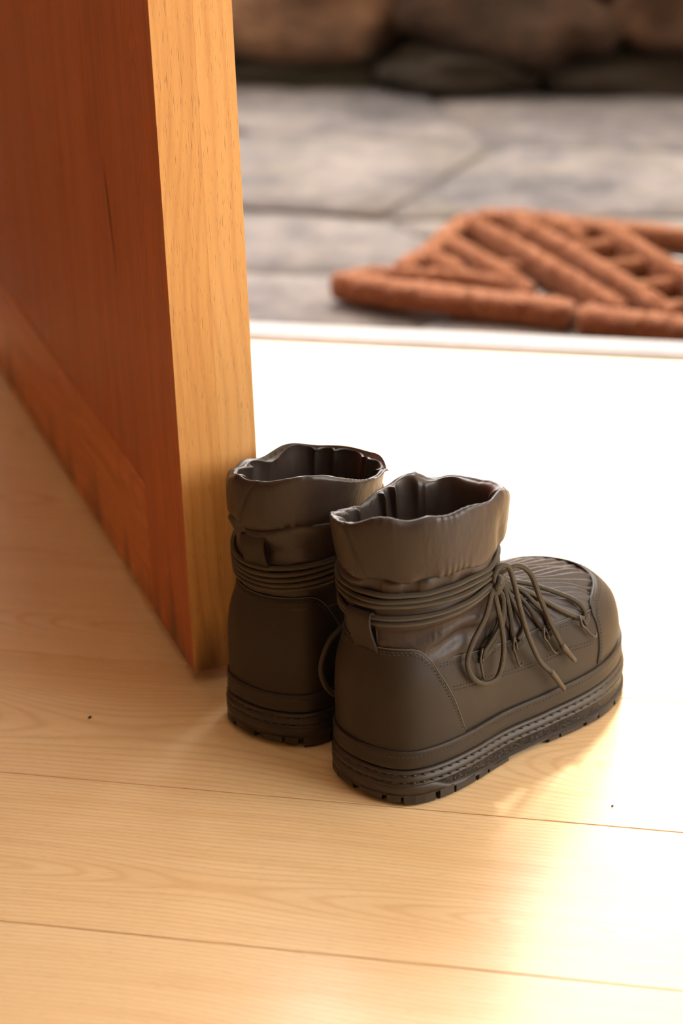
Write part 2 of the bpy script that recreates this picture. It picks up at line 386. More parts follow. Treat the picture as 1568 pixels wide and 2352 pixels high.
# ------------------------------------------------------------------ outside
GZ = -.06
pave = struct(mesh_obj('stone_paving', [(-6, 2.607, GZ-.010), (5, 2.607, GZ-.010), (5, 4.3, GZ-.010), (-6, 4.3, GZ-.010)], [(0, 1, 2, 3)], M['mortar'], smooth=False))
r = random.Random(11)
XS = [-2.6+.46*i for i in range(9)]; YS = [2.60, 2.93, 3.24, 3.60, 3.97]
gp = {}
for i, xx in enumerate(XS):
    for j, yy in enumerate(YS):
        gp[i, j] = (xx+r.uniform(-.10, .10)+(.2 if j % 2 else 0), yy+(0 if j == 0 else r.uniform(-.05, .05)))
for i in range(len(XS)-1):
    for j in range(len(YS)-1):
        q = [gp[i, j], gp[i+1, j], gp[i+1, j+1], gp[i, j+1]]
        cx_ = sum(p[0] for p in q)/4; cy_ = sum(p[1] for p in q)/4
        # rounded irregular outline, 16 points
        P = []
        for k in range(4):
            a, b = q[k], q[(k+1) % 4]
            for t in (.06, .30, .60, .94): P.append((a[0]+(b[0]-a[0])*t+r.uniform(-.006, .006), a[1]+(b[1]-a[1])*t+(r.uniform(-.006, .006) if not (j == 0 and k == 0) else 0)))
        dz = r.uniform(-.006, .004); tx = r.uniform(-.012, .012); ty = r.uniform(-.012, .012); V = []; n = len(P)
        for s_, z_ in ((.995, -.03), (.995, -.005), (.985, -.001), (.55, .002)):
            for p in P:
                X = (p[0]-cx_)*s_; Y = (p[1]-cy_)*s_; V.append((X, Y, z_+X*tx+Y*ty+(r.uniform(-.002, .002) if z_ >= 0 else 0)))
        V.append((0, 0, .003)); F = []
        for k in range(3):
            for m in range(n): F.append((k*n+m, k*n+(m+1) % n, (k+1)*n+(m+1) % n, (k+1)*n+m))
        F += [(3*n+m, 3*n+(m+1) % n, 4*n) for m in range(n)]
        o = mesh_obj('stone_slab', V, F, M['paving'], pave); o.location = (cx_, cy_+(.008 if j == 0 else 0), GZ+dz)
# low rubble wall at the far side of the path
rub = struct(mesh_obj('rubble_wall', [(-6, 4.02, -.1), (5, 4.02, -.1), (5, 4.02, .36), (-6, 4.02, .36), (5, 4.4, .36), (-6, 4.4, .36)], [(0, 1, 2, 3), (3, 2, 4, 5)], M['earth'], smooth=False))
z = GZ-.02; r = random.Random(5)
bm = bmesh.new(); bmesh.ops.create_icosphere(bm, subdivisions=3, radius=.5)
SV = np.array([v.co[:] for v in bm.verts]); SF = [[v.index for v in f.verts] for f in bm.faces]; bm.free()
for row, (hh_, wl, dp) in enumerate(((.075, .20, .07), (.15, .33, .10), (.12, .30, .08), (.10, .32, .10))):
    xx = -2.9+r.uniform(0, .2)
    while xx < 1.6:
        w = wl*r.uniform(.6, 1.5); S = np.sign(SV)*(np.abs(SV)*2)**.7/2
        sd_ = r.randrange(9999); nz = wob(sd_, 8, 1, 4); nz2 = wob(sd_+1, 8, 3, 9); d = nz(SV[:, 0]*3, SV[:, 1]*2+SV[:, 2]*3); d2 = nz2(SV[:, 0]*4+SV[:, 1]*2, SV[:, 2]*4)
        S = S*(1+.13*d[:, None]+.05*d2[:, None]); hr = hh_*r.uniform(.85, 1.25)
        o = mesh_obj('rubble_stone', S*np.array([w*1.05, .24, hr*1.1]), SF, M['earth'] if row == 0 else M['wallstone'], rub)  # bottom course: soil tone and wall-foot shade both put into the dark colour
        o.location = (xx+w/2, 4.06-dp+.02*row+r.uniform(-.03, .02), z+hh_/2+r.uniform(-.008, .008)); o.rotation_euler = (r.uniform(-.15, .15), r.uniform(-.14, .14), r.uniform(-.12, .12))
        xx += w
    z += hh_*.93
struct(mesh_obj('garden_bank', [(-30, 4.3, .36), (30, 4.3, .36), (30, 40, 1.2), (-30, 40, 1.2)], [(0, 1, 2, 3)], M['bank'], smooth=False))

# ------------------------------------------------------------------ coir doormat
ma = math.radians(-12.4)
matt = tag(empty('doormat', (-.70, 2.85, GZ), ma), 'brown coir rope doormat with open diagonal lattice on the stone paving', 'doormat')
def rope(name, P, rad, seed, hgt=.040):
    P = np.array([(p[0], p[1], 0) for p in P], float); S = spline(P, 8) if len(P) > 2 else P[0]+(P[1]-P[0])*np.linspace(0, 1, 9)[:, None]
    s = np.concatenate([[0], np.cumsum(np.linalg.norm(np.diff(S, axis=0), axis=1))]); m = max(10, int(s[-1]/.0028)); u = np.linspace(0, s[-1], m)
    S = np.c_[np.interp(u, s, S[:, 0]), np.interp(u, s, S[:, 1]), np.zeros(m)]
    T_ = np.gradient(S, axis=0); T_ /= np.linalg.norm(T_, axis=1)[:, None]; N_ = np.c_[-T_[:, 1], T_[:, 0], 0*u]
    e = np.minimum(np.arange(m), np.arange(m)[::-1]); tap = np.sqrt(np.clip((e+.6)/5., 0, 1)); ns = 22; V = []
    rg = np.random.default_rng(seed)
    for i in range(m):
        for k in range(ns):
            a = 2*math.pi*k/ns; ca, sa = math.cos(a), math.sin(a)
            q = (abs(ca)**3+abs(sa)**3)**(-1/3); f = 1+.085*rg.normal()
            V.append(S[i]+N_[i]*ca*q*rad*f*(.55+.45*tap[i])+np.array([0, 0, .004+(hgt-.004)*(.5+.5*sa*q*(f if sa > 0 else 1)*(.8+.2*tap[i]))])+T_[i]*rg.normal()*.0007)
    F = grid_faces(m, ns+1)
    F = [(i*ns+k, i*ns+(k+1) % ns, (i+1)*ns+(k+1) % ns, (i+1)*ns+k) for i in range(m-1) for k in range(ns)]+[tuple(range(ns))[::-1], tuple((m-1)*ns+k for k in range(ns))]
    return mesh_obj(name, V, F, M['coir'], matt)
seed = 100
def R_(P, rad=.0165, nm='coir_rope', hgt=.040):
    global seed; seed += 3; return rope(nm, P, rad, seed, hgt)
UE = .62; VE = .325
R_([(-.002, .012), (.08, .006), (.18, .004), (.27, .008), (.327, .004)], .0185, 'border_rope')
R_([(.337, -.003), (.42, -.004), (.52, .0), (UE, .004)], .0185, 'border_rope')
R_([(.012, .022), (.045, .045), (.10, .058), (.18, .066), (.255, .05)], .0105)
R_([(.062, .075), (.072, .14), (.068, .22), (.068, .295)], .0145, 'border_rope')
R_([(.072, .305), (.13, VE), (.22, .318), (.36, VE), (.5, .32), (UE, VE)], .0145, 'border_rope')
R_([(UE, .012), (UE+.004, .1), (UE, .2), (UE-.003, .312)], .0145, 'border_rope')
for (a, b) in (((.082, .268), (.386, .012)), ((.118, .312), (.452, .014)), ((.086, .182), (.262, .03)), ((.19, .30), (.245, .252)), ((.262, .302), (.56, .015)), ((.385, .312), (UE-.01, .09)), ((.082, .118), (.15, .072)), ((.49, .31), (UE-.01, .19))):
    R_([a, ((a[0]+b[0])/2+.004, (a[1]+b[1])/2), b], .0108, hgt=.046)
for (a, b) in (((.288, .162), (.366, .226)), ((.350, .102), (.428, .166)), ((.222, .226), (.312, .282)), ((.152, .262), (.20, .302)), ((.150, .108), (.20, .145)), ((.42, .052), (.50, .112)), ((.40, .24), (.47, .30)), ((.47, .17), (.545, .232)), ((.54, .10), (.60, .15))):
    R_([a, ((a[0]+b[0])/2, (a[1]+b[1])/2), b], .0088, hgt=.034)
for k in range(11):
    mesh_obj('wire', *(lambda p: p[:2])(tube([(.09+.05*k, .02, .0045), (.09+.05*k, .31, .0045)], .0016, 6)), M['wire'], matt)
for k in range(6):
    mesh_obj('wire', *(lambda p: p[:2])(tube([(.07, .045+.05*k, .0065), (UE-.01, .045+.05*k, .0065)], .0016, 6)), M['wire'], matt)

# ------------------------------------------------------------------ boots: shape functions
# ---- boot geometry core (local frame: x toe, y left, z up) ----
OUT_R=[(0,0),(.004,-.022),(.016,-.036),(.04,-.043),(.07,-.0445),(.11,-.043),(.15,-.046),(.19,-.050),(.22,-.0495),(.25,-.041),(.272,-.025),(.284,-.004)]
OUT_L=[(.284,.012),(.276,.028),(.258,.042),(.23,.05),(.20,.0515),(.16,.047),(.12,.042),(.08,.041),(.045,.040),(.018,.034),(.005,.02)]
def closed_spline(P,n):
    P=np.array(P,float);N=len(P);out=[]
    for i in range(N):
        a,b,c,d=P[i-1],P[i],P[(i+1)%N],P[(i+2)%N]
        for t in np.arange(n)/n:
            out.append(.5*((2*b)+(-a+c)*t+(2*a-5*b+4*c-d)*t*t+(-a+3*b-3*c+d)*t**3))
    return np.array(out)
RAW=closed_spline(OUT_R+OUT_L,12)*np.array([1.018,1.24])
CX=.073
RAW_TH=np.unwrap(np.arctan2(RAW[:,1],RAW[:,0]-CX))
_o=np.argsort(np.mod(RAW_TH+np.pi,2*np.pi))
_TH=np.mod(RAW_TH+np.pi,2*np.pi)[_o]-np.pi
_RHO=np.hypot(RAW[:,0]-CX,RAW[:,1])[_o]
_THp=np.concatenate([_TH-2*np.pi,_TH,_TH+2*np.pi]); _RHOp=np.tile(_RHO,3)
def rho0(th): return np.interp((th+np.pi)%(2*np.pi)-np.pi,_THp,_RHOp)
def ell(th,a,b): return a*b/np.sqrt((b*np.cos(th))**2+(a*np.sin(th))**2)
def H(x): return np.interp(x,[0,.05,.1,.15,.2,.25,.29],[.046,.046,.045,.044,.046,.050,.053])
# angle samples, dense at the toe
def theta_samples(n):
    arc=np.concatenate([[0],np.cumsum(np.hypot(*np.diff(np.vstack([RAW,RAW[:1]]),axis=0).T))]);arc/=arc[-1]
    thu=np.concatenate([RAW_TH,[RAW_TH[0]+2*np.pi*np.sign(RAW_TH[10]-RAW_TH[2])]])
    u=(np.arange(n))/n
    return np.interp(u,arc,thu)
AL=np.array([1,.995,.95,.84,.66,.40,.14,.02,0.])
BE=np.array([0,.16,.34,.50,.62,.73,.82,.91,1.])
BF=np.array([0,.15,.30,.42,.515,.60,.70,.85,1.])
KN=np.linspace(0,1,len(AL))
ZL=.160
def cub(x,xp,fp):
    # smooth (Catmull-Rom) interpolation
    x=np.clip(np.asarray(x,float),0,1);n=len(fp)-1;i=np.clip((x*n).astype(int),0,n-1);t=x*n-i
    g=lambda k:fp[np.clip(k,0,n)]
    a,b,c,d=g(i-1),g(i),g(i+1),g(i+2)
    a=np.where(i==0,2*b-c,a);d=np.where(i==n-1,2*c-b,d)
    return .5*((2*b)+(-a+c)*t+(2*a-5*b+4*c-d)*t*t+(-a+3*b-3*c+d)*t**3)
def base(th,v,off=0.):
    """upper surface; v 0 at the sole strip, 1 at the lace ring"""
    th=np.asarray(th,float);v=np.asarray(v,float)
    r0=rho0(th)-.003; rr=ell(th,.066,.053)
    al=cub(v,KN,AL)
    front=np.clip(np.cos(th),0,1)**2
    be=cub(v,KN,BE)*(1-front)+cub(v,KN,BF)*front
    pinch=-.0055*np.exp(-((v-.62)/.22)**2)*(1-front)
    r=rr+(r0-rr)*al+pinch+off
    x=CX+r*np.cos(th);y=r*np.sin(th)
    h=H(CX+r0*np.cos(th))
    zl=ZL+.006*front
    z=h+(zl-h)*be
    if np.any(off): z=z+off*np.clip(front*(v-.1)*3,0,1.0)
    return np.stack([x,y,z],-1)

def arc_outline(n):
    P = np.vstack([RAW, RAW[:1]]); s = np.concatenate([[0], np.cumsum(np.hypot(*np.diff(P, axis=0).T))])
    u = np.arange(n)/n*s[-1]; Q = np.c_[np.interp(u, s, P[:, 0]), np.interp(u, s, P[:, 1])]
    T_ = np.roll(Q, -1, 0)-np.roll(Q, 1, 0); T_ /= np.linalg.norm(T_, axis=1)[:, None]
    N_ = np.c_[-T_[:, 1], T_[:, 0]]
    if ((Q-Q.mean(0))*N_).sum() < 0: N_ = -N_
    return Q, N_, s[-1]
def ZO(x): return np.interp(x, [0, .03, .045, .10, .20, .25, .29], [.0195, .0185, .0110, .0068, .0074, .0100, .0150])
SEAM_Z = .1945
_w1 = wob(21, 8, 1, 5); _w2 = wob(22, 8, 2, 9); _w3 = wob(23, 9, 3, 11); _w4 = wob(24, 6, 1, 4)
def per(th): return np.cos(th)*2.2, np.sin(th)*2.2
def upper_disp(th, v):
    d = np.degrees(np.arctan2(np.sin(th), np.cos(th)))
    env = np.clip((v-.34)/.08, 0, 1)*np.clip((.80-v)/.12, 0, 1)*np.clip((30-np.abs(d))/8, 0, 1)
    pl = np.sin(d*2*np.pi/2.6+1.2*np.sin(v*9+d*.05))
    o = env*.0010*pl + env*.0010*_w1(d*.12, v*6)
    c, s = per(th)
    env2 = np.clip((v-.42)/.12, 0, 1)*np.clip((np.abs(d)-24)/14, 0, 1)
    fold = np.sin(v*30+1.3*_w1(c*.35, s*.35))
    o = o + env2*(.0021*np.sign(fold)*np.abs(fold)**.7*(.55+.45*_w1(c*.4+2, s*.4)) + .0010*_w4(c*.9, v*5+s) + .0014)
    return o
def shaft_pt(th, w):
    """w 0 at the lace ring (top of the upper) to 1 at the collar seam"""
    z = ZL+.006*np.clip(np.cos(th), 0, 1)**2; c, s = per(th)
    zt = SEAM_Z+.0016*_w4(c*.8, s*.8)+.0008*_w1(c, s)
    zz = z+(zt-z)*w
    a = np.interp(w, [0, .15, .35, .55, .8, .95, 1], [.066, .0650, .0645, .0670, .0705, .0690, .066])
    r = ell(th, a, a*.81)
    env = np.clip(w*4, 0, 1)
    bul = np.clip(w*4, 0, 1)*np.clip((1.0-w)*5, 0, 1)
    puck = _w1(c*1.3, s*1.3)
    r = r+bul*(.0013*_w4(c*1.3, s*1.3+w*2)+.0013*np.sign(puck)*np.abs(puck)**.6*np.clip((w-.3)*2, 0, 1)) - .0016*np.exp(-((w-1)/.07)**2)
    return np.stack([CX+r*np.cos(th), r*np.sin(th), zz], -1)
# collar profile: (semi axis, height above the seam)
CP = [(.0630, .0005), (.0680, -.0022), (.0722, -.0020), (.0752, .004), (.0770, .016), (.0782, .026), (.0788, .036), (.0786, .044), (.0776, .0490), (.0757, .0514), (.0735, .0510), (.0712, .0475), (.0690, .041), (.0666, .030), (.0640, .016), (.0605, -.004), (.0555, -.028), (.0500, -.052)]
RIM = [([-180, -150, -90, -60, -29, 0, 31, 46, 67, 103, 140, 180], [.238, .246, .246, .241, .228, .219, .219, .226, .219, .213, .220, .238]),
       ([-180, -130, -89, -75, -50, -31, -14, 9, 36, 76, 108, 135, 180], [.236, .220, .210, .209, .210, .207, .207, .207, .209, .217, .228, .235, .236])]
def collar_pt(th, w, seed):
    n = len(CP)-1; K = np.linspace(0, 1, n+1); c, s = per(th)
    A = cub(w, K, np.array([p[0] for p in CP])); Z = cub(w, K, np.array([p[1] for p in CP]))
    wa = wob(seed, 7, .5, 1.6); wb = wob(seed+1, 8, 1.2, 3.4); wc = wob(seed+2, 6, .5, 1.5)
    d0 = np.degrees(np.arctan2(np.sin(th), np.cos(th)))
    RT_ = RIM[seed // 10 % 2]; zt = np.interp(d0, RT_[0], RT_[1]); hf = np.clip((zt-SEAM_Z)/.0514, 0, 1.1)
    A = np.where(A > .064, .064+(A-.064)*(.35+.65*hf), A)
    med = np.clip(np.sin(th), 0, 1); r = ell(th, A, A*(.84-.10*med))
    inside = np.clip((w-.54)*5, 0, 1); outer = np.clip((.50-w)*8, 0, 1); rim = np.exp(-((w-.54)/.09)**2)
    # inside: a few deep hanging folds with sharp valleys
    g = wb(c*.8, s*.8); fold = 1-np.abs(np.sin(g*1.5+th*3.5))
    r = r-inside*(.0075*fold**2.0-.0012)*np.clip((1.0-w)*5, .3, 1)
    # outside: broad padding swell, a few dimples, puckers only at the stitched seam
    r = r+outer*(.0009*wa(c, s+w*2)) - outer*np.clip((w-.05)*8, 0, 1)*.0022*np.exp(-((d0+62+40*(w-.2))/5.)**2-((w-.20)/.10)**2)
    r = r+.0008*np.sin(th*36+9*wa(c*1.5, s*1.5))*np.exp(-((w-.10)/.07)**2)*(.5+.5*wb(c*.5, s*.5))
    r = r+rim*(.0008*wb(c*1.1, s*1.1)+.00035*np.sin(th*44+6*wa(c*2, s*2)))
    r = r+outer*.0012*np.clip(wb(c*1.3+1, s*1.3), 0, 1)*np.clip((w-.3)*6, 0, 1)
    # vertical seam near the heel
    d = (np.degrees(th)+163+4*w*10+180) % 360-180
    r = r-.0016*np.exp(-(d/1.1)**2)*np.clip(w*9, 0, 1)*np.clip((.6-w)*8, 0, 1)
    zs = SEAM_Z+.0016*_w4(c*.8, s*.8)+.0008*_w1(c, s)
    top = np.clip(Z/.05, 0, 1)
    zz = zs+Z*(1-top)+top*(Z*0+(zt-SEAM_Z)*Z/.0514)+top*(.0010*wc(c, s)+.0009*rim*wb(c*1.1, s*1.1))
    lean = np.clip(w*2.2, 0, 1)*np.clip((1.05-w)*3, 0, 1)*(seed // 10 % 2)
    cx_ = r*np.cos(th)*(1-.16*lean*np.clip(np.cos(th), 0, 1))
    return np.stack([CX-.001+cx_+.004*lean, r*np.sin(th)-.0015+.009*lean, zz], -1)

COUNTER = [(-180, .63), (-150, .632), (-141, .628), (-136, .605), (-132, .565), (-127, .505), (-120.6, .39), (-113.4, .285), (-105, .158), (-98, .02)]
PANEL = [(-134, .30), (-127, .505), (-98, .469), (-73, .430), (-46, .413), (-32, .418), (-26.2, .397), (-23, .372), (-20.0, .345)]
TOE = [(-23.6, .02), (-23.0, .12), (-22.6, .22), (-21.8, .32), (-20.2, .372), (-18, .398), (-15, .405), (-10.5, .398), (-5.8, .388), (0, .385)]

def make_boot(name, label, group, loc, deg, mirror, variant):
    root = tag(empty(name, (loc[0], loc[1], 0), math.radians(deg)), label, 'boot', group)
    my = -1. if mirror else 1.
    def add(nm, V, F, mat, parent=None, uv=None, smooth=True):
        V = np.array(V, float)*np.array([1, my, 1]); F = [tuple(f)[::-1] for f in F] if mirror else F
        return mesh_obj(nm, V, F, mat, parent or root, smooth, uv if uv is None or len(uv) else None)
    def addtube(nm, P, rad, mat, parent=None, ns=8, closed=False):
        V, F, U = tube(P, rad, ns, closed); return add(nm, V, F, mat, parent, U)
    Q, N2, per_len = arc_outline(240); n = len(Q)
    def layer(nm, rows, mat, parent=None, n_=None):
        V = np.empty((n, len(rows), 3))
        for j, (d, zf) in enumerate(rows):
            P = Q+N2*d; V[:, j, :2] = P; V[:, j, 2] = zf(Q[:, 0])
        return add(nm, V.reshape(-1, 3), grid_faces(n, len(rows), True), mat, parent)
    hz = lambda k: (lambda x: H(x)+k)
    # --- sole
    rows = [(-.004, lambda x: ZO(x)+.0012), (.0018, lambda x: ZO(x)+.0005), (.0032, lambda x: ZO(x)-.0012), (.0036, lambda x: ZO(x)*.82), (.0032, lambda x: np.minimum(.0085, ZO(x)*.72)), (-.004, lambda x: np.minimum(.0080, ZO(x)*.70)), (-.03, lambda x: np.minimum(.0080, ZO(x)*.70))]
    outs = layer('outsole', rows, M['rubber'])
    add('tread', *slab(Q-N2*.019, .0015, .0060), M['rubber'], outs, smooth=False)
    rr = random.Random(3); s0 = .004; step = per_len/n; k = 0
    while s0 < per_len-.012:
        L_ = (.021, .0105, .024, .013)[k % 4]; gap = (.0042, .0022)[k % 2]; k += 1
        i0 = s0/step; i1 = (s0+L_)/step; s0 += L_+gap
        idx = np.linspace(i0, i1, 4); P = np.array([[np.interp(t, range(n), Q[:, 0]), np.interp(t, range(n), Q[:, 1])] for t in idx]); NN = np.array([[np.interp(t, range(n), N2[:, 0]), np.interp(t, range(n), N2[:, 1])] for t in idx])
        xm = P[:, 0].mean()
        if .103 < xm < .152: continue
        spring = np.interp(xm, [0, .018, .24, .29], [.0030, 0, 0, .0035])
        V = []; m = len(P)
        zt_ = min(.0100, float(ZO(xm))*.86)
        for d, z_ in ((.0036, zt_), (.0036, .0028+spring), (.0016, .0006+spring), (-.021, .0004), (-.021, min(zt_, .0055))):
            V += [(p[0]+q[0]*d, p[1]+q[1]*d, z_) for p, q in zip(P, NN)]
        F = []
        for a in range(5):
            b = (a+1) % 5
            for i in range(m-1): F.append((a*m+i, a*m+i+1, b*m+i+1, b*m+i))
        F += [tuple(a*m for a in range(5)), tuple(a*m+m-1 for a in range(5))[::-1]]
        add('lug', V, [f[::-1] for f in F], M['rubber'], outs, smooth=False)
    layer('midsole', [(-.004, hz(-.0275)), (.0008, hz(-.0283)), (.0018, hz(-.030)), (.0014, lambda x: ZO(x)*.5+(H(x)-.03)*.5), (.0016, lambda x: ZO(x)+.0015), (.0006, lambda x: ZO(x)-.0004), (-.004, lambda x: ZO(x)-.001)], M['crackle'])
    welt = layer('welt', [(-.004, hz(-.0142)), (.0004, hz(-.0150)), (.0022, hz(-.0162)), (.0026, hz(-.0176)), (.0008, hz(-.0190)), (.0026, hz(-.0204)), (.0034, hz(-.0220)), (.0036, hz(-.0238)), (.0014, hz(-.0252)), (.0034, hz(-.0264)), (.0034, hz(-.0278)), (.0010, hz(-.0288)), (-.004, hz(-.0290))], M['rubber'])
    rand_ = layer('rand', [(-.0040, hz(.0004)), (-.0010, hz(.0018)), (.0006, hz(.0019)), (.0014, hz(.0012)), (.0017, hz(-.0006)), (.0014, hz(-.004)), (.0016, hz(-.0085)), (.0020, hz(-.0120)), (.0016, hz(-.0132)), (-.0010, hz(-.0140)), (-.004, hz(-.0142))], M['leather'])
    def stitches(nm, P, parent, L_=.0032, gap=.0016, rad=.00055, out=None, mat=None):
        """dashes along polyline P (dense), pushed out by vectors out"""
        P = np.array(P); s = np.concatenate([[0], np.cumsum(np.linalg.norm(np.diff(P, axis=0), axis=1))]); parts = []
        t = 0.
        while t+L_ < s[-1]:
            q = [np.array([np.interp(t+L_*f, s, P[:, i]) for i in range(3)]) for f in (0, .5, 1)]
            o = np.array([np.interp(t+L_/2, s, out[:, i]) for i in range(3)]) if out is not None else np.zeros(3)
            parts.append(tube([q[0]-o*rad*.9, q[1]+o*rad*.45, q[2]-o*rad*.9], [rad*.6, rad, rad*.6], 5)); t += L_+gap
        V, F, U = merge(parts); o = add(nm, V, F, mat or M['thread'], parent); o['kind'] = 'stuff'; return o
    N3 = np.c_[N2, np.zeros(n)]; cl = lambda A: np.vstack([A, A[:1]])
    ring = lambda d, zf: np.c_[Q+N2*d, zf(Q[:, 0])]
    stitches('stitching', cl(ring(.0016, hz(-.0026))), rand_, .0022, .0013, .00045, cl(N3))
    stitches('welt_stitching', cl(ring(.0018, hz(-.0190))), welt, .0048, .0034, .0011, cl(N3), M['rubber'])
    stitches('welt_stitching', cl(ring(.0026, hz(-.0252))), welt, .0048, .0034, .0011, cl(N3), M['rubber'])
    # --- textile upper
    th = theta_samples(560); vv = np.linspace(.22, 1, 60); TT, VV = np.meshgrid(th, vv, indexing='ij')
    G = base(TT, VV, upper_disp(TT, VV)*(1-np.clip((VV-.93)/.07, 0, 1)))
    rev = True
    add('upper', G.reshape(-1, 3), grid_faces(len(th), len(vv), True, flip=not rev), M['satin'])
    th = -np.linspace(0, 2*np.pi, 361)[:-1]; ww = np.linspace(0, 1, 22); TT, WW = np.meshgrid(th, ww, indexing='ij')
    add('shaft', shaft_pt(TT, WW).reshape(-1, 3), grid_faces(len(th), len(ww), True, flip=not rev), M['nylon'])
    ww = np.concatenate([np.linspace(0, .62, 44), np.linspace(.64, 1, 22)]); th = -np.linspace(0, 2*np.pi, 421)[:-1]; TT, WW = np.meshgrid(th, ww, indexing='ij')
    cG = collar_pt(TT, WW, 300+variant*10)
    nb = len(ww); V = cG.reshape(-1, 3)
    coll = add('collar', V, grid_faces(len(th), nb, True, flip=not rev), M['nylon'])
    tt = -np.linspace(0, 2*np.pi, 65)[:-1]
    V = [(CX+ell(t, .0500, .0415)*math.cos(t), ell(t, .0500, .0415)*math.sin(t), .1425) for t in tt]
    add('insole', V, [tuple(range(64))[::-1] if not mirror else tuple(range(64))[::-1]], M['insole'])
    # --- leather overlays
    def edge(E, m):
        E = np.array(E, float); s = np.concatenate([[0], np.cumsum(np.hypot(np.diff(E[:, 0])*.012, np.diff(E[:, 1])))])
        u = np.linspace(0, s[-1], m); return np.radians(np.interp(u, s, E[:, 0])), np.interp(u, s, E[:, 1])
    def overlay(nm, E, m=90, off=.0013, nv=14, flip=False, tuck=True):
        t, vt = edge(E, m); v0 = -.02
        R_v = np.linspace(0, 1, nv); rows_ = []
        for f in R_v: rows_.append(base(t, v0+(vt-v0)*f, np.full(m, off+.0003*math.sin(math.pi*f))))
        rows_.append(base(t, vt+.006, np.full(m, off*.75)))
        rows_.append(base(t, vt+.007, np.full(m, -.0012)))
        A = np.stack(rows_, 1)
        # tuck the two ends back to the surface
        for e in (0, -1):
            B_ = np.stack([base(np.full(1, t[e]), np.full(1, v0+(vt[e]-v0)*f), np.full(1, -.0012))[0] for f in R_v]+[A[e, -2], A[e, -1]], 0)
            A = np.concatenate([B_[None], A], 0) if e == 0 else np.concatenate([A, B_[None]], 0)
        return add(nm, A.reshape(-1, 3), grid_faces(A.shape[0], A.shape[1], False, flip=flip), M['leather'])
    def edge_tube(nm, E, m, rad, off, mat, parent, dv=0.):
        t, vt = edge(E, m); P = base(t, np.clip(vt+dv, 0, 1), np.full(m, off)); return addtube(nm, P, rad, mat, parent, 6)
    def edge_stitch(E, m, parent, dv, off, dth=0., **kw):
        t, vt = edge(E, m); vt = vt-dv; keep = vt > .03; t = t[keep]+np.radians(dth)*np.sign(-t[keep]); vt = vt[keep]
        P = base(t, vt, np.full(len(t), off)); o3 = np.c_[np.cos(t), np.sin(t), 0*t]; stitches('stitching', P, parent, out=o3, **kw)
    mirr = lambda E: [(-a, b) for a, b in E][::-1]
    C2 = COUNTER+[]; full = [(a, b) for a, b in COUNTER]; full = [(a-360 if a > 0 else a, b) for a, b in mirr(COUNTER)][0:-1]+COUNTER
    full = [(a if a <= -97.9 else a, b) for a, b in full]
    hc = overlay('heel_counter', full, 150, .0024, flip=False)
    edge_tube('cut_edge', [e for e in full], 150, .00055, .0024, M['cut_edge'], hc, .006)
    for dv in (.022, .040): edge_stitch(full, 300, hc, dv, .0027, L_=.0020, gap=.0014, rad=.0004)
    for sd, E in (('lat', PANEL), ('med', mirr(PANEL))):
        sp_ = overlay('side_panel', E, 110, .0013)
        E2 = [e for e in E if abs(e[0]) < 127.5]
        edge_tube('cut_edge', E2, 120, .0005, .0013, M['cut_edge'], sp_, .006)
        for dv in (.022, .040): edge_stitch(E2, 260, sp_, dv, .0016, L_=.0020, gap=.0014, rad=.0004)
        PL = [(-109, .296), (-77, .259), (-41, .222), (-29, .218), (-23.6, .185)]; PL = PL if sd == 'lat' else mirr(PL)
        for dv in (0, .020): edge_stitch(PL, 200, sp_, dv, .0018, L_=.0020, gap=.0014, rad=.0004)
        # lace hooks: a keeper tab and a bent wire
        sg = 1 if sd == 'lat' else -1
        for (hd_, hv) in ((-77, .365), (-44.6, .345), (-32.4, .330), (-24.8, .303)):
            t0 = math.radians(hd_)*sg; b0 = base(np.array([t0]), np.array([hv]), np.array([.0015]))[0]
            up = base(np.array([t0]), np.array([hv+.08]), np.array([.0015]))[0]-b0; up /= np.linalg.norm(up)
            e1_ = base(np.array([t0+.02*sg]), np.array([hv]), np.array([.0015]))[0]-base(np.array([t0-.02*sg]), np.array([hv]), np.array([.0015]))[0]; e1_ -= up*(e1_@up); e1_ /= np.linalg.norm(e1_)
            out_ = np.cross(e1_, up); out_ = out_*np.sign(out_@np.array([b0[0]-CX if abs(hd_) < 20 else 0, b0[1], .0]))
            g = lambda a, b, c: b0+e1_*a+up*b+out_*c
            hk = addtube('hook', spline([g(.0035, -.0145, .0012), g(.0010, -.0150, .0022), g(-.0012, -.0125, .0030), g(-.0022, -.007, .0034), g(-.0024, .000, .0036), g(-.0038, .0055, .0052), g(-.0030, .0105, .0066), g(.0002, .0118, .0050), g(.0020, .0085, .0026), g(.0022, .0035, .0022), g(.0004, .0005, .0030)], 5), .0010, M['hookmetal'], sp_)
            kp = tube([g(-.0002, .0008, .0014), g(.0012, .0010, .0020), g(.0060, .0020, .0018), g(.0088, .0026, .0010)], [.0028, .0032, .0032, .0026], 10)
            kv = np.array(kp[0]); c_ = (kv-g(0, 0, .0012))@out_; kv = kv-np.outer(c_*.45, out_)
            add('keeper', kv, kp[1], M['leather'], hk)
    tE = TOE+mirr(TOE)[1:]
    tc = overlay('toe_cap', tE, 160, .0021, 18)
    for dv in (.020, .036): edge_stitch(tE, 320, tc, dv, .0024, .35, L_=.0020, gap=.0014, rad=.0004)
    edge_tube('piping', tE, 200, .0012, .0018, M['piping'], tc, .010)
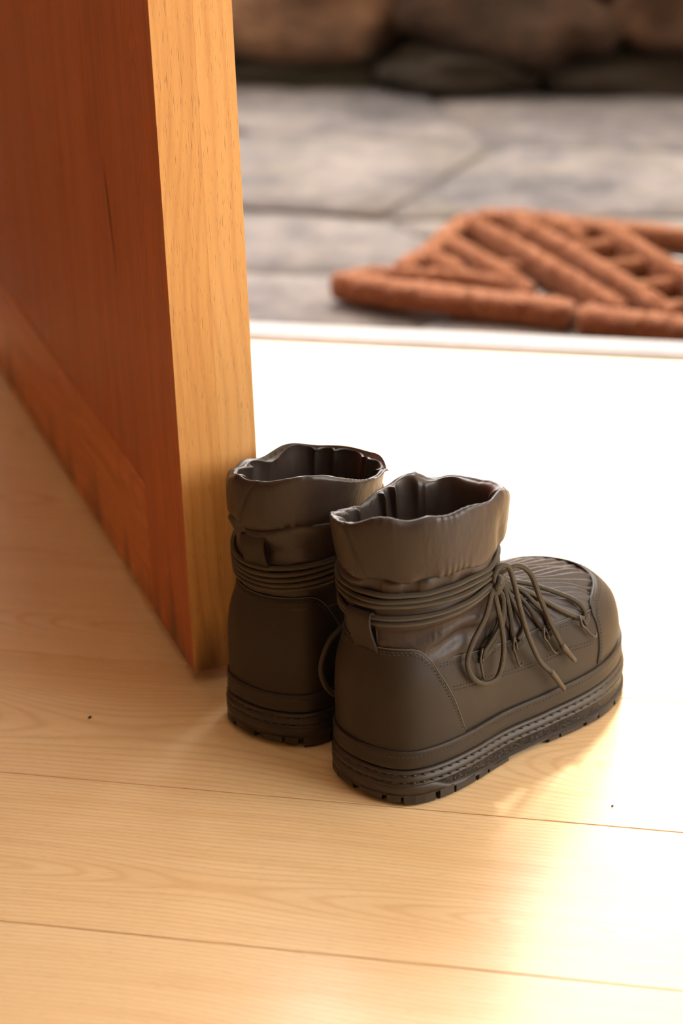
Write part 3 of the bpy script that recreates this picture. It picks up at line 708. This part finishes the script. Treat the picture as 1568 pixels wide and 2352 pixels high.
    # --- heel pull loop
    def pull():
        tq = math.pi+math.radians(4 if variant == 0 else -2); rad_ = np.array([math.cos(tq), math.sin(tq), 0]); tan = np.array([-math.sin(tq), math.cos(tq), 0])
        c0 = base(np.array([tq]), np.array([.60]), np.array([0.]))[0]; rb = np.hypot(c0[0]-CX, c0[1]); dz = 0 if variant == 0 else .018
        if variant == 0: prof = [(rb+.0005, .1255), (rb+.0025, .130), (rb+.0055, .138), (rb+.0082, .147), (rb+.0092, .154), (rb+.0086, .1590), (rb+.0060, .1610), (rb+.0034, .1580), (rb+.0018, .148), (rb+.0006, .135)]
        else: prof = [(.0655, .150), (.0668, .157), (.0700, .165), (.0725, .174), (.0732, .180), (.0715, .1845), (.0690, .182), (.0672, .172), (.0660, .160)]
        S = spline([(a, 0, b) for a, b in prof], 6); V = []; th_ = .0009; m = len(S)
        Tn = np.gradient(S, axis=0); Nn = np.c_[Tn[:, 2], 0*Tn[:, 0], -Tn[:, 0]]; Nn /= np.linalg.norm(Nn, axis=1)[:, None]
        for i in range(m):
            for hw_, so in ((-.0115, th_), (.0115, th_), (.0115, -th_), (-.0115, -th_)):
                p = S[i]+Nn[i]*so; V.append(np.array([CX, 0, 0])+rad_*p[0]+tan*hw_+np.array([0, 0, p[2]]))
        F = []
        for i in range(m-1):
            for k in range(4): F.append((i*4+k, i*4+(k+1) % 4, i*4+4+(k+1) % 4, i*4+4+k))
        F += [(0, 3, 2, 1), ((m-1)*4, (m-1)*4+1, (m-1)*4+2, (m-1)*4+3)]
        add('pull_loop', V, F, M['leather'], smooth=False)
    pull()
    # --- laces
    CR = .0022
    def on(thd, z_, off):
        """point on the ankle at angle and height"""
        t = math.radians(thd); f = max(0, math.cos(t))**2; z0 = ZL+.006*f
        if z_ >= z0: p = shaft_pt(np.array([t]), np.array([(z_-z0)/(SEAM_Z-z0)]))[0]
        else:
            vs_ = np.linspace(.3, 1, 80); B_ = base(np.full(80, t), vs_); p = B_[np.argmin(np.abs(B_[:, 2]-z_))]
        d = np.array([math.cos(t), math.sin(t), 0]); r0 = ell(t, .0645, .0645*.81); p = np.array([CX, 0, 0])+d*max(np.hypot(p[0]-CX, p[1])*.5+r0*.5, r0-.0005)
        p[2] = z_; return p+d*off
    if variant == 0:
        WR = [(.1790, .1775, .0010), (.1745, .1715, .0014), (.1700, .1670, .0016), (.1640, .1560, .0012), (.1600, .1515, .0012)]
    else:
        WR = [(.1690, .1570, .0016), (.1650, .1520, .0020), (.1610, .1475, .0022), (.1565, .1425, .0022), (.1525, .1380, .0020)]
    kth = -50 if variant == 0 else 55
    for q, (zf, zb, of) in enumerate(WR):
        P = []
        for i in range(72):
            d = -180+5*i; fb = (1-math.cos(math.radians(d)))/2
            P.append(on(d, zf+(zb-zf)*fb**1.5+.0006*math.sin(math.radians(d*3+q*70)), of+.0018))
        addtube('lace_wrap', np.array(P), CR, M['cord'], None, 8, True)
    S_ = lambda L, off: [base(np.array([math.radians(a)]), np.array([b]), np.array([o if o is not None else off]))[0] for a, b, o in [(x+(None,))[:3] for x in L]]
    K0 = np.array([.1035, -.0515, .1605])
    if variant != 0: K0 = np.array([.128, .022, .164])
    FAN = [[(-19, .80), (-15.6, .69), (-19.6, .586), (-21.9, .471), (-23.2, .389), (-24.2, .345)], [(-24.6, .345), (-25.5, .385), (-26.3, .492), (-23.2, .659), (-22.2, .796)],
           [(-25.4, .792), (-27.0, .697), (-31.0, .579), (-32.9, .455), (-32.6, .385)], [(-21.6, .785), (-23.0, .698), (-27.5, .609), (-29.6, .499), (-31.3, .385)],
           [(-31.6, .808), (-38.9, .649), (-44.6, .465), (-45, .40)], [(-28.3, .792), (-33.8, .662), (-37.4, .502), (-40.3, .43), (-43.0, .40)], [(-43.7, .839), (-50.1, .611), (-66.6, .466), (-77, .415)]]
    fan_t = np.array([.128, -.024, .160])
    for q, L in enumerate(FAN):
        P = S_([(a, b) for a, b in L], .0038)
        tail = fan_t+np.array([-.001*q, -.003*(q % 3), -.002*(q % 4)])
        P = P+[tail] if L[0][1] < L[-1][1] else [tail]+P
        addtube('lace_strand', spline(P, 8), CR*.92, M['cord'])
        Pm = [p*np.array([1, -1, 1]) for p in P]; addtube('lace_strand', spline(Pm, 8), CR*.92, M['cord'])
    addtube('lace_strand', spline([fan_t, np.array([.136, .0, .160]), fan_t*np.array([1, -1, 1])], 8), CR, M['cord'])
    fan_k = fan_t if variant == 0 else fan_t*np.array([1, -1, 1])
    addtube('lace_strand', spline([K0+np.array([0, 0, .001]), (K0+fan_k)/2+np.array([.004, -.002, -.002]), fan_k], 8), CR, M['cord'])
    # knot: a band wrapped round the bow's throat
    kp = [K0+np.array([.0050*math.cos(a)*1.0, -.0045*math.sin(a)-.001, .0050*math.sin(a*2)*.6+.0015*math.cos(a)]) for a in np.linspace(0, 2*math.pi, 25)[:-1]]
    kn = addtube('knot', kp, .0028, M['cord'], None, 10, True)
    kp = [K0+np.array([.0030*math.sin(a), -.0035*math.cos(a)-.0015, .0065*math.cos(a)*.5+.0055*math.sin(a)]) for a in np.linspace(0, 2*math.pi, 25)[:-1]]
    addtube('knot', kp, .0027, M['cord'], kn, 10, True)
    if variant == 0:
        LP = [K0, (.0955, -.0555, .1560), (.0873, -.0565, .1403), (.0732, -.0560, .1233), (.0665, -.0565, .1083), (.0726, -.0575, .093), (.0858, -.0580, .0835), (.0994, -.0585, .0855), (.1052, -.0590, .1057), (.1026, -.0590, .1298), (.0985, -.0575, .152), K0]
        addtube('lace_loop', spline([np.array(p) for p in LP], 8), CR, M['cord'])
        LP = [K0, (.1065, -.0575, .150), (.1040, -.0575, .130), (.0960, -.0560, .118), (.0880, -.0550, .110), (.0885, -.0545, .1055), (.0985, -.0560, .114), (.1075, -.0575, .134), (.106, -.0560, .152), K0]
        addtube('lace_loop', spline([np.array(p) for p in LP], 8), CR*.95, M['cord'])
        ENDS = [[K0, (.1075, -.0505, .1645), (.1152, -.0500, .1679), (.1299, -.0515, .1680), (.142, -.0540, .1570), (.1492, -.0575, .1349), (.1565, -.0605, .1137), (.1666, -.0625, .0921), (.1699, -.0638, .085), (.1818, -.0665, .0682)],
                [K0, (.1000, -.0540, .1690), (.1045, -.0550, .1766), (.1136, -.0565, .1745), (.1179, -.0590, .1590), (.1223, -.0613, .1356), (.1293, -.0630, .1109), (.1416, -.0640, .0837), (.1542, -.0655, .0687), (.167, -.0680, .0486)]]
    else:
        sy = 1.
        LP = [K0, (.1, -.052, .15), (.07, -.057, .13), (.045, -.058, .107), (.026, -.056, .097), (.015, -.055, .079), (.017, -.056, .062), (.029, -.057, .047), (.045, -.060, .046), (.075, -.062, .07), (.1, -.058, .12), K0]
        addtube('lace_loop', spline([np.array(p)*np.array([1, -1, 1]) if i not in (0, 11) else K0 for i, p in enumerate(LP)], 8), CR, M['cord'])
        ENDS = [[K0, (.1075, -.0505, .1645), (.1152, -.0500, .1679), (.1299, -.0515, .1680), (.142, -.0540, .1570), (.1492, -.0575, .1349), (.1565, -.0605, .1137), (.1666, -.0625, .0921), (.1699, -.0638, .085), (.1818, -.0665, .0682)]]
        ENDS = [[K0]+[np.array(q)*np.array([1, -1, 1]) for q in ENDS[0][1:]]]
    for E in ENDS:
        E = [np.array(p, float) for p in E]; S = spline(E[:-1], 8); le = addtube('lace_end', S, CR, M['cord'])
        a, b = E[-2], E[-1]; ag = [a+(b-a)*t for t in (-.12, 0, .1, .5, .92, 1)]
        addtube('aglet', ag, [.0024, .0027, .0026, .0023, .0021, .0012], M['aglet'], le, 10)
    return root
def slab(P, z0, z1):
    n = len(P); V = [(p[0], p[1], z0) for p in P]+[(p[0], p[1], z1) for p in P]
    return V, [tuple(range(n))[::-1], tuple(range(n, 2*n))]+[(i, (i+1) % n, n+(i+1) % n, n+i) for i in range(n)]
make_boot('winter_boot', 'brown padded winter boot in front, its laces tied in a bow', 'pair of winter boots', (-.385, 1.589), 57, False, 0)
make_boot('winter_boot', 'brown padded winter boot behind, standing against the wooden door', 'pair of winter boots', (-.482, 1.656), 65, True, 1)

# ------------------------------------------------------------------ crumbs on the floor
def crumb(loc, s, seed, label):
    nz = wob(seed, 6, 1, 4); d = nz(SV[:, 0]*3, SV[:, 1]*3+SV[:, 2]*2)
    V = SV*(1+.25*d[:, None])*np.array(s)*2; V[:, 2] -= V[:, 2].min()
    o = mesh_obj('crumb', V, SF, M['earth']); o.location = loc; o.rotation_euler = (0, 0, seed); tag(o, label, 'crumb')
crumb((-.633, 1.668, .0001), (.0010, .0017, .0008), 3, 'small dark crumb lying on the floor left of the boots')
crumb((-.187, 1.600, .0001), (.0008, .0009, .0006), 5, 'tiny dark crumb on the bright floor right of the front boot')
